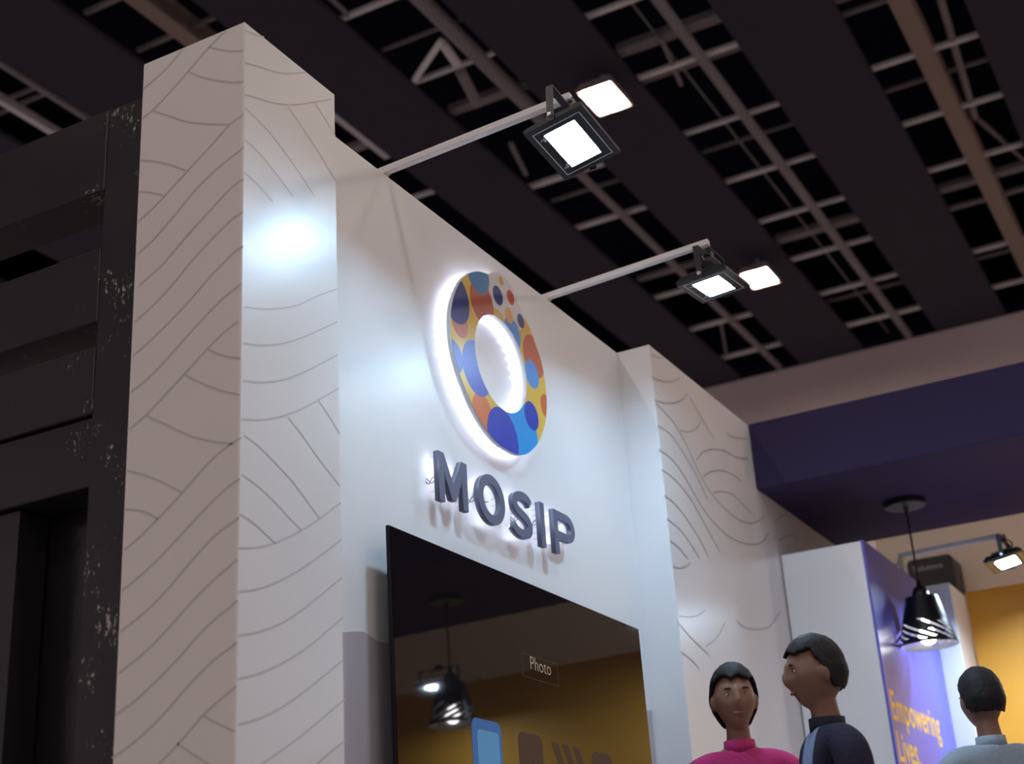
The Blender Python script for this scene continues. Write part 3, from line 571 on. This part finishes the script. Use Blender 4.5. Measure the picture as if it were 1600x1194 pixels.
# ================================================================== television
tv = thing('television', (4.37, 2.27, .865), 'large black wall television below the raised letters', 'television')
TX0, TX1, TZ0, TZ1 = 3.405, 5.230, .868, 1.8995
link('casing', box(TX0, TX1, 2.187, 2.199, TZ0, TZ1, .002), M['tv_black'], tv)
scn = link('screen', box(TX0+.006, TX1-.003, 2.185, 2.1872, TZ0+.012, TZ1-.004), M['tv_screen'], tv)
link('rear_cover', box(TX0+.25, TX1-.25, 2.199, 2.235, TZ0+.1, TZ1-.35, .006), M['tv_black'], tv)
link('wall_mount', box(4.0, 4.75, 2.23, 2.27, 1.2, 1.5), M['lamp_black'], tv)
YS = 2.1844
KT = 2.185/2.215      # screen graphics measured on a plane just behind: carried along the sight lines
def rrect(x0, x1, z0, z1, r, n=6):
    P = []
    for cx, cz, a in ((x1-r, z1-r, 0), (x0+r, z1-r, math.pi/2), (x0+r, z0+r, math.pi), (x1-r, z0+r, 1.5*math.pi)):
        P += [(cx+r*math.cos(a+math.pi/2*k/n), cz+r*math.sin(a+math.pi/2*k/n)) for k in range(n+1)]
    return P
def flat(loops, y): return extrude_outline(loops, lambda a, b, d: (a*KT, d, .7+(b-.7)*KT), y, y+.0004)
link('screen_graphic', flat([rrect(3.885, 4.075, .95, 1.396, .03)], YS), M['tv_blue'], scn)
link('screen_graphic', flat([rrect(3.918, 4.058, .97, 1.362, .015)], YS-.0005), M['tv_blue2'], scn)
link('caption', text_mesh('Photo', .066, lambda a, b: ((4.309+a)*KT, YS, .7+(.907-.008*a+b)*KT), bold=-.0006), M['tv_text'], scn)
link('caption_frame', flat([rrect(4.255, 4.521, 1.575, 1.655, .004), rrect(4.2565, 4.5195, 1.5765, 1.6535, .003)], YS), M['tv_line'], scn)
link('screen_graphic', flat([rrect(4.19, 4.36, .98, 1.385, .03), [(4.28,1.0),(4.28,1.30),(4.345,1.12),(4.345,1.0)]], YS), M['tv_faint'], scn)
for k in range(3):
    xa = 4.43 + .082*k
    link('chevron', flat([[(xa, 1.375), (xa+.048, 1.375), (xa+.100, 1.292), (xa+.048, 1.205), (xa, 1.205), (xa+.052, 1.292)]], YS), M['tv_faint'], scn)
link('screen_graphic', flat([rrect(4.745, 4.92, 1.0, 1.375, .04)], YS), M['tv_faint'], scn)

tv.rotation_euler = (-.0105, .0098, 0)     # hangs slightly low on its far side

# ================================================================== pendant lamps under the canopy
def pendant(x, y, label):
    t = thing('pendant_lamp', (x, y, 2.847), label, 'pendant lamp', 'black cone pendants under the canopy')
    link('ceiling_rose', lathe([(.108, 0), (.110, -.004), (.110, -.026), (.106, -.030)], (x, y, 2.847), 40), [M['shade_black']], t)
    link('rose_plate', lathe([(.104, -.0305), (.104, -.032)], (x, y, 2.847), 40), [M['rose_under']], t)
    link('cord', tube([(x, y, 2.82), (x, y, 2.40)], .0055, 8), M['shade_black'], t)
    link('cord_grip', lathe([(.006, -.035), (.015, -.032), (.008, -.075), (.006, -.08)], (x, y, 2.847), 16), M['shade_black'], t)
    zt, zb = 2.318, 2.065
    link('socket', lathe([(.006, .10), (.012, .088), (.016, .06), (.030, .056), (.042, .035), (.046, 0.0), (.044, -.01)], (x, y, zt), 28), M['shade_black'], t, True)
    rt, rb = .086, .150; nth, K = 144, 12; hs = [0, .03, .06, .10, .14, .18, .22, .26, .30, .34, .38, .42, .46, .50, .56, .62, .70, .80, .90, 1.0]
    bm = bmesh.new(); grid = []
    for h in hs:
        r = rb + (rt-rb)*h; sh = 1.75*min(max(h-.06, 0), .44)/.44
        grid.append([bm.verts.new((x + r*math.cos(2*math.pi*k/nth - sh), y + r*math.sin(2*math.pi*k/nth - sh), zb + (zt-zb)*h)) for k in range(nth)])
    for i in range(len(hs)-1):
        for k in range(nth):
            s, j = divmod(k, nth//K)
            lo, hi = ((2, 9), (3, 12), (2, 7), (4, 13), (2, 11), (3, 10))[s % 6]
            if j < 4 and lo <= i < hi: continue
            bm.faces.new((grid[i][k], grid[i][(k+1)%nth], grid[i+1][(k+1)%nth], grid[i+1][k]))
    # top plate of the shade
    cv = [bm.verts.new((x + .044*math.cos(2*math.pi*k/nth - 1.75), y + .044*math.sin(2*math.pi*k/nth - 1.75), zt+.004)) for k in range(nth)]
    for k in range(nth): bm.faces.new((grid[-1][k], grid[-1][(k+1)%nth], cv[(k+1)%nth], cv[k]))
    bmesh.ops.recalc_face_normals(bm, faces=bm.faces[:])
    cen = Vector((x, y, (zt+zb)/2))
    if sum((f.normal.dot(f.calc_center_median() - cen)) for f in bm.faces) < 0:
        for f in bm.faces: f.normal_flip()
    geo = bm.faces[:]; inner = {}
    for v in bm.verts[:]:
        d = Vector((x - v.co.x, y - v.co.y, 0)); d.normalize(); inner[v] = bm.verts.new(v.co + d*.002 + Vector((0, 0, -.001 if v.co.z > zt-.001 else 0)))
    for f in geo:
        g = bm.faces.new([inner[v] for v in reversed(f.verts)]); g.material_index = 1
    for e in bm.edges[:]:
        if len(e.link_faces) == 1 and e.verts[0] in inner and e.verts[1] in inner:
            a, b = e.verts
            try: bm.faces.new((a, b, inner[b], inner[a]))
            except ValueError: pass
    link('shade', bm, [M['shade_black'], M['shade_inner']], t)
    prof = [(.001, -.054)] + [(.046*math.sin(a), -.008-.046*math.cos(a)) for a in [math.pi*k/14 for k in range(1, 11)]] + [(.025, .04), (.016, .075), (.016, .10)]
    link('bulb', lathe(prof, (x, y, 2.125), 28), M['bulb'], t, True)
    link('bulb_holder', lathe([(.018, .095), (.024, .1), (.024, .185)], (x, y, 2.125), 20), M['shade_black'], t)
    return t
pendant(7.50, 1.530, 'black slotted cone pendant lamp in front of the purple panel')
pendant(7.50, -.010, 'black slotted cone pendant lamp out of view, mirrored in the television')

# ================================================================== small sign on the beige wall
hs_ = thing('hanging_sign', (10.45, 2.0, 2.93), 'small black sign box with blurred pale word on beige wall', 'sign')
bm = box(10.30, 10.598, 1.835, 2.165, 2.935, 3.205); es = [e for e in bm.edges if abs(e.verts[0].co.y-e.verts[1].co.y) < 1e-6 and abs(e.verts[0].co.z-e.verts[1].co.z) < 1e-6]
bmesh.ops.bevel(bm, geom=es, offset=.04, segments=5, affect='EDGES', profile=.5)
link('sign_box', bm, M['sign_black'], hs_)
link('lettering', text_mesh('Solutions', .058, lambda a, b: (10.299, 2.125-a, 3.115+b)), M['sign_text'], hs_)

# ================================================================== people
def skin_mesh(verts, edges, radii, sub=2, voxel=None, extra=None, smooth=2):
    me = bpy.data.meshes.new('sk'); me.from_pydata([tuple(v) for v in verts], edges, []); me.update()
    ob = bpy.data.objects.new('sk', me); COL.objects.link(ob)
    ob.modifiers.new('skin', 'SKIN').use_smooth_shade = True
    sv = me.skin_vertices[0].data
    for i, r in enumerate(radii):
        sv[i].radius = (r if isinstance(r, tuple) else (r, r)); sv[i].use_root = (i == 0)
    s = ob.modifiers.new('sub', 'SUBSURF'); s.levels = sub; s.render_levels = sub
    me2 = eval_mesh(ob); bpy.data.meshes.remove(me)
    return me2
def join_meshes(list_):
    bm = bmesh.new()
    for m in list_: bm.from_mesh(m)
    me = bpy.data.meshes.new('joined'); bm.to_mesh(me); bm.free(); return me
def remesh(me, voxel, smooth=3):
    ob = bpy.data.objects.new('rm', me); COL.objects.link(ob)
    r = ob.modifiers.new('r', 'REMESH'); r.mode = 'VOXEL'; r.voxel_size = voxel
    s = ob.modifiers.new('s', 'SMOOTH'); s.iterations = smooth; s.factor = .5
    return eval_mesh(ob)
def gauss(a, b): return math.exp(-a*a - b*b)
def head_point(p):
    """p on the unit sphere -> head surface; face looks along -y, head centre at 0"""
    x, y, z = p
    X, Y, Z = .074*x, .096*y, .116*z
    if z < 0:
        k = 1 - .34*(-z)**1.6; X *= k
        if y > 0: Y *= 1 - .45*(-z)**1.3
        else: Y *= 1 - .10*(-z)
    if y < 0:
        Y -= .021*gauss(x/.15, (z+.20)/.14) + .013*gauss(x/.11, (z-.02)/.22)          # nose and bridge
        Y += .009*(gauss((x-.40)/.17, (z-.06)/.12) + gauss((x+.40)/.17, (z-.06)/.12))    # eye sockets
        Y -= .004*gauss(x/.6, (z-.24)/.10)                                               # brow
        Y -= .006*gauss(x/.24, (z+.47)/.09); Y += .004*gauss(x/.26, (z+.52)/.03)        # lips
        Y -= .008*gauss(x/.25, (z+.82)/.16)                                              # chin
        X += math.copysign(.004*gauss((abs(x)-.7)/.25, (z+.1)/.2), x)                    # cheek
    return Vector((X, Y, Z))
def sphere_bm(sub=4):
    bm = bmesh.new(); bmesh.ops.create_icosphere(bm, subdivisions=sub, radius=1.0); return bm
def person(label, pos, yaw, H, skin, shirt, hair='short', front=None, sleeve='short', slim=1.0, turn=0.0):
    """pos: head centre in the hall; yaw: direction the body faces, 0 looks along -y; turn: extra turn of the head"""
    zc = H*.932; root = Vector((pos[0], pos[1], 0)); sc_z = pos[2]/zc
    t = thing('person', root, label, 'person')
    Rb = Matrix.Rotation(yaw, 4, 'Z'); Rh = Matrix.Translation((0, 0, zc)) @ Matrix.Rotation(turn, 4, 'Z')
    def place(me): me.transform(Matrix.Translation(root) @ Rb @ Matrix.Scale(sc_z, 4)); return me
    sh = .112*H*slim
    V, E, Rd = [], [], []
    def add(p, r, par=None):
        V.append(Vector(p)); Rd.append(r); i = len(V)-1
        if par is not None: E.append((par, i))
        return i
    pel = add((0, .01, .53*H), (.100*slim, .082)); wst = add((0, 0, .61*H), (.092*slim, .075), pel); chs = add((0, .005, .715*H), (.108*slim, .082), wst)
    upp = add((0, .018, .785*H), (.075, .062), chs); nk = add((0, .022, .835*H), .046, upp); nk2 = add((0, .010, .885*H), .045, nk); add((0, .006, .93*H), .05, nk2)
    for s in (-1, 1):
        a = add((s*sh*.62, .018, .800*H), .050, upp); b = add((s*sh, .018, .787*H), .048*slim+.002, a); e = add((s*(sh+.035), .030, .63*H), .036, b); w = add((s*(sh+.045), -.02, .485*H), .0235, e)
        pm = add((s*(sh+.043), -.030, .455*H), (.030, .016), w); kn = add((s*(sh+.042), -.036, .428*H), (.034, .013), pm)
        h = add((s*.060, .01, .49*H), .078*slim, pel); k = add((s*.066, -.005, .285*H), .052, h); cf = add((s*.068, .012, .20*H), .048, k); an = add((s*.068, .015, .05*H), .033, cf)
        add((s*.072, -.055, .022*H), .030, add((s*.070, .02, .022*H), .032, an))
    body = skin_mesh(V, E, Rd)
    parts = [body]
    # five separate fingers rooted inside each palm, slightly curled
    for s in (-1, 1):
        bx = s*(sh+.042); bz = .428*H
        for j, (off, L) in enumerate(((-.027, .064), (-.009, .074), (.009, .070), (.026, .055))):
            fv = [(bx, -.036+off, bz+.015), (bx, -.038+off, bz-.014), (bx-s*.006, -.040+off, bz-.014-L*.45), (bx-s*.016, -.040+off, bz-.014-L*.78), (bx-s*.026, -.038+off, bz-.014-L)]
            parts.append(skin_mesh(fv, [(i, i+1) for i in range(4)], [.0085, .0085, .0078, .007, .006], 1))
        fv = [(bx, -.045, bz+.04), (bx-s*.008, -.066, bz+.025), (bx-s*.014, -.080, bz+.0), (bx-s*.020, -.084, bz-.022)]
        parts.append(skin_mesh(fv, [(0, 1), (1, 2), (2, 3)], [.012, .0105, .0095, .007], 1))
    hb = sphere_bm(4)
    for v in hb.verts: v.co = head_point(v.co)
    for s in (-1, 1):
        eb = bmesh.new(); bmesh.ops.create_icosphere(eb, subdivisions=2, radius=1.0)
        for v in eb.verts: v.co = Matrix.Rotation(s*.35, 4, 'Z') @ Vector((.011*v.co.x, .019*v.co.y, .031*v.co.z - .003*v.co.y)); v.co += Vector((s*.077, .012, -.006))
        tmp = bpy.data.meshes.new('e'); eb.to_mesh(tmp); eb.free(); hb.from_mesh(tmp)
    hm = bpy.data.meshes.new('h'); hb.to_mesh(hm); hb.free(); hm.transform(Rh); parts.append(hm)
    link('body', place(remesh(join_meshes(parts), .0065, 2)), M[skin], t, True)
    # eyes, lips
    for s in (-1, 1):
        eb = bmesh.new(); bmesh.ops.create_uvsphere(eb, u_segments=16, v_segments=10, radius=.0118); em = bpy.data.meshes.new('eye'); eb.to_mesh(em); eb.free()
        em.transform(Rh @ Matrix.Translation((s*.030, -.0700, .008))); eo = link('eye', place(em), M['eye_white'], t, True)
        eb = bmesh.new(); bmesh.ops.create_uvsphere(eb, u_segments=14, v_segments=8, radius=.0062); em = bpy.data.meshes.new('iris'); eb.to_mesh(em); eb.free()
        em.transform(Rh @ Matrix.Translation((s*.030, -.0768, .008))); link('iris', place(em), M['iris'], eo, True)
    eb = sphere_bm(2)
    for v in eb.verts: v.co = Vector((.021*v.co.x, .006*v.co.y, .0065*v.co.z)); v.co += Vector((0, -.0835, -.058))
    em = bpy.data.meshes.new('mouth'); eb.to_mesh(em); eb.free(); em.transform(Rh); link('mouth', place(em), M['lip'], t, True)
    for s in (-1, 1):
        eb = sphere_bm(2)
        for v in eb.verts: v.co = Vector((.017*v.co.x, .004*v.co.y, .0035*v.co.z - .004*abs(v.co.x)**2)); v.co += Vector((s*.031, -.0875, .029))
        em = bpy.data.meshes.new('brow'); eb.to_mesh(em); eb.free(); em.transform(Rh); link('eyebrow', place(em), M['hair'], t, True)
    # hair: a cap over crown, sides and back with an uneven hairline
    hb = sphere_bm(5); kill = []
    for v in hb.verts:
        x, y, z = v.co
        lo = -.42 if hair == 'short' else -.75
        line = .50 + .05*math.sin(9*x) if y < -.30 else (.50 + (y+.30)/.35*(-.02 - .50) if y < .05 else (-.02 + (y-.05)/.3*(lo + .02) if y < .35 else lo))
        keep = z > line
        if not keep: kill.append(v)
        p = head_point(v.co); th = (.012 if hair == 'short' else .016)
        if z > .3: th += .006*min(1, (z-.3)*2)
        q = p + v.co.normalized()*(th + .0025*noise.noise(v.co*9)); v.co = q
    bmesh.ops.delete(hb, geom=kill, context='VERTS')
    bmesh.ops.solidify(hb, geom=hb.faces[:], thickness=.012)
    pieces = []
    tmp = bpy.data.meshes.new('hr'); hb.to_mesh(tmp); hb.free(); pieces.append(tmp)
    if hair == 'bun':
        b2 = sphere_bm(3)
        for v in b2.verts: v.co = v.co*.038*(1+.06*noise.noise(v.co*4)) + Vector((0, .118, .01))
        tmp = bpy.data.meshes.new('bn'); b2.to_mesh(tmp); b2.free(); pieces.append(tmp)
    hm = join_meshes(pieces); hm.transform(Rh); link('hair', place(hm), M['hair'], t, True)
    # shirt: shell over torso and upper arms, with a collar
    g = .014
    sv, se, sr = [], [], []
    def ad(p, r, par=None):
        sv.append(Vector(p)); sr.append(r); i = len(sv)-1
        if par is not None: se.append((par, i))
        return i
    a0 = ad((0, .01, .455*H), (.128*slim+g, .100+g)); a00 = a0; a0 = ad((0, .01, .505*H), (.120*slim+g, .094+g), a00); a1 = ad((0, .004, .56*H), (.106*slim+g, .086+g), a0); a2 = ad((0, 0, .61*H), (.098*slim+g, .078+g), a1); a3 = ad((0, .005, .715*H), (.110*slim+g, .082+g), a2); a4 = ad((0, .018, .785*H), (.078+g, .060+g), a3); ad((0, .022, .828*H), .050+g*.5, a4)
    for s in (-1, 1):
        c = ad((s*sh*.62, .018, .800*H), .050+g, a4); d = ad((s*sh, .018, .787*H), .050+g, c); e = ad((s*(sh+.022), .024, .70*H), .046+g, d)
        if sleeve == 'long': f = ad((s*(sh+.035), .030, .63*H), .038+g, e); ad((s*(sh+.045), -.018, .492*H), .026+g*.8, f)
        else: ad((s*(sh+.030), .028, .655*H), .044+g, e)
    sm = remesh(skin_mesh(sv, se, sr), .009, 4)
    for v in sm.vertices:   # soft folds
        v.co += v.normal*.004*noise.noise(Vector((v.co.x*14, v.co.y*14, v.co.z*9)))
    so = link('shirt', place(sm), M[shirt], t, True)
    if front:
        me = so.data; me.materials.append(M[front]); inv = (Matrix.Translation(root) @ Rb @ Matrix.Scale(sc_z, 4)).inverted()
        for p in me.polygons:
            q = inv @ (p.center + root)
            if q.y < -.02 and abs(q.x) < .055: p.material_index = 1
    cb_ = bmesh.new()
    for k in range(24):
        a, b = 2*math.pi*k/24, 2*math.pi*(k+1)/24
        P = [Vector((.060*math.cos(x), .016+.058*math.sin(x) , z)) for x, z in ((a, .822*H), (b, .822*H), (b, .850*H), (a, .850*H))]
        P[2].x *= .93; P[3].x *= .93
        cb_.faces.new([cb_.verts.new(p) for p in P])
    bmesh.ops.remove_doubles(cb_, verts=cb_.verts[:], dist=1e-5); bmesh.ops.solidify(cb_, geom=cb_.faces[:], thickness=.006)
    cm = bpy.data.meshes.new('collar'); cb_.to_mesh(cm); cb_.free(); link('collar', place(cm), M[shirt], so, True)
    tvv = [(0, .01, .555*H)]; te = []; tr = [(.106*slim+.008, .088)]
    for s in (-1, 1):
        i = len(tvv); tvv += [(s*.060, .01, .48*H), (s*.066, -.003, .285*H), (s*.069, .014, .055*H)]; te += [(0, i), (i, i+1), (i+1, i+2)]; tr += [.090*slim, .068, .056]
    link('trousers', place(remesh(skin_mesh(tvv, te, tr), .010, 4)), M['trouser'], t, True)
    for s in (-1, 1):
        link('shoe', place(remesh(skin_mesh([(s*.070, .045, .030*H), (s*.071, .0, .030*H), (s*.073, -.07, .024*H), (s*.074, -.125, .020*H)], [(0, 1), (1, 2), (2, 3)], [.040, .044, .040, .030]), .008, 3)), M['shoe'], t, True)
    return t
def facing(dx, dy): return math.atan2(dx, -dy)     # turns -y onto (dx, dy)
person('person in a magenta top with tied black hair, facing the viewer', (4.28, 1.495, 1.402), facing(-.90, -.30), 1.75, 'skin_a', 'pink', 'bun', slim=.90, turn=.15)
person('person in a dark navy shirt with short black hair, seen in profile', (3.96, 1.135, 1.388), facing(-.55, .84), 1.70, 'skin_b', 'navy_shirt', 'short', front='blue_shirt', sleeve='long', slim=1.0)
person('person in a pale blue grey shirt seen from behind beside amber wall', (5.25, .925, 1.438), facing(.75, .60), 1.70, 'skin_b', 'grey_shirt', 'short', sleeve='long', slim=1.0)
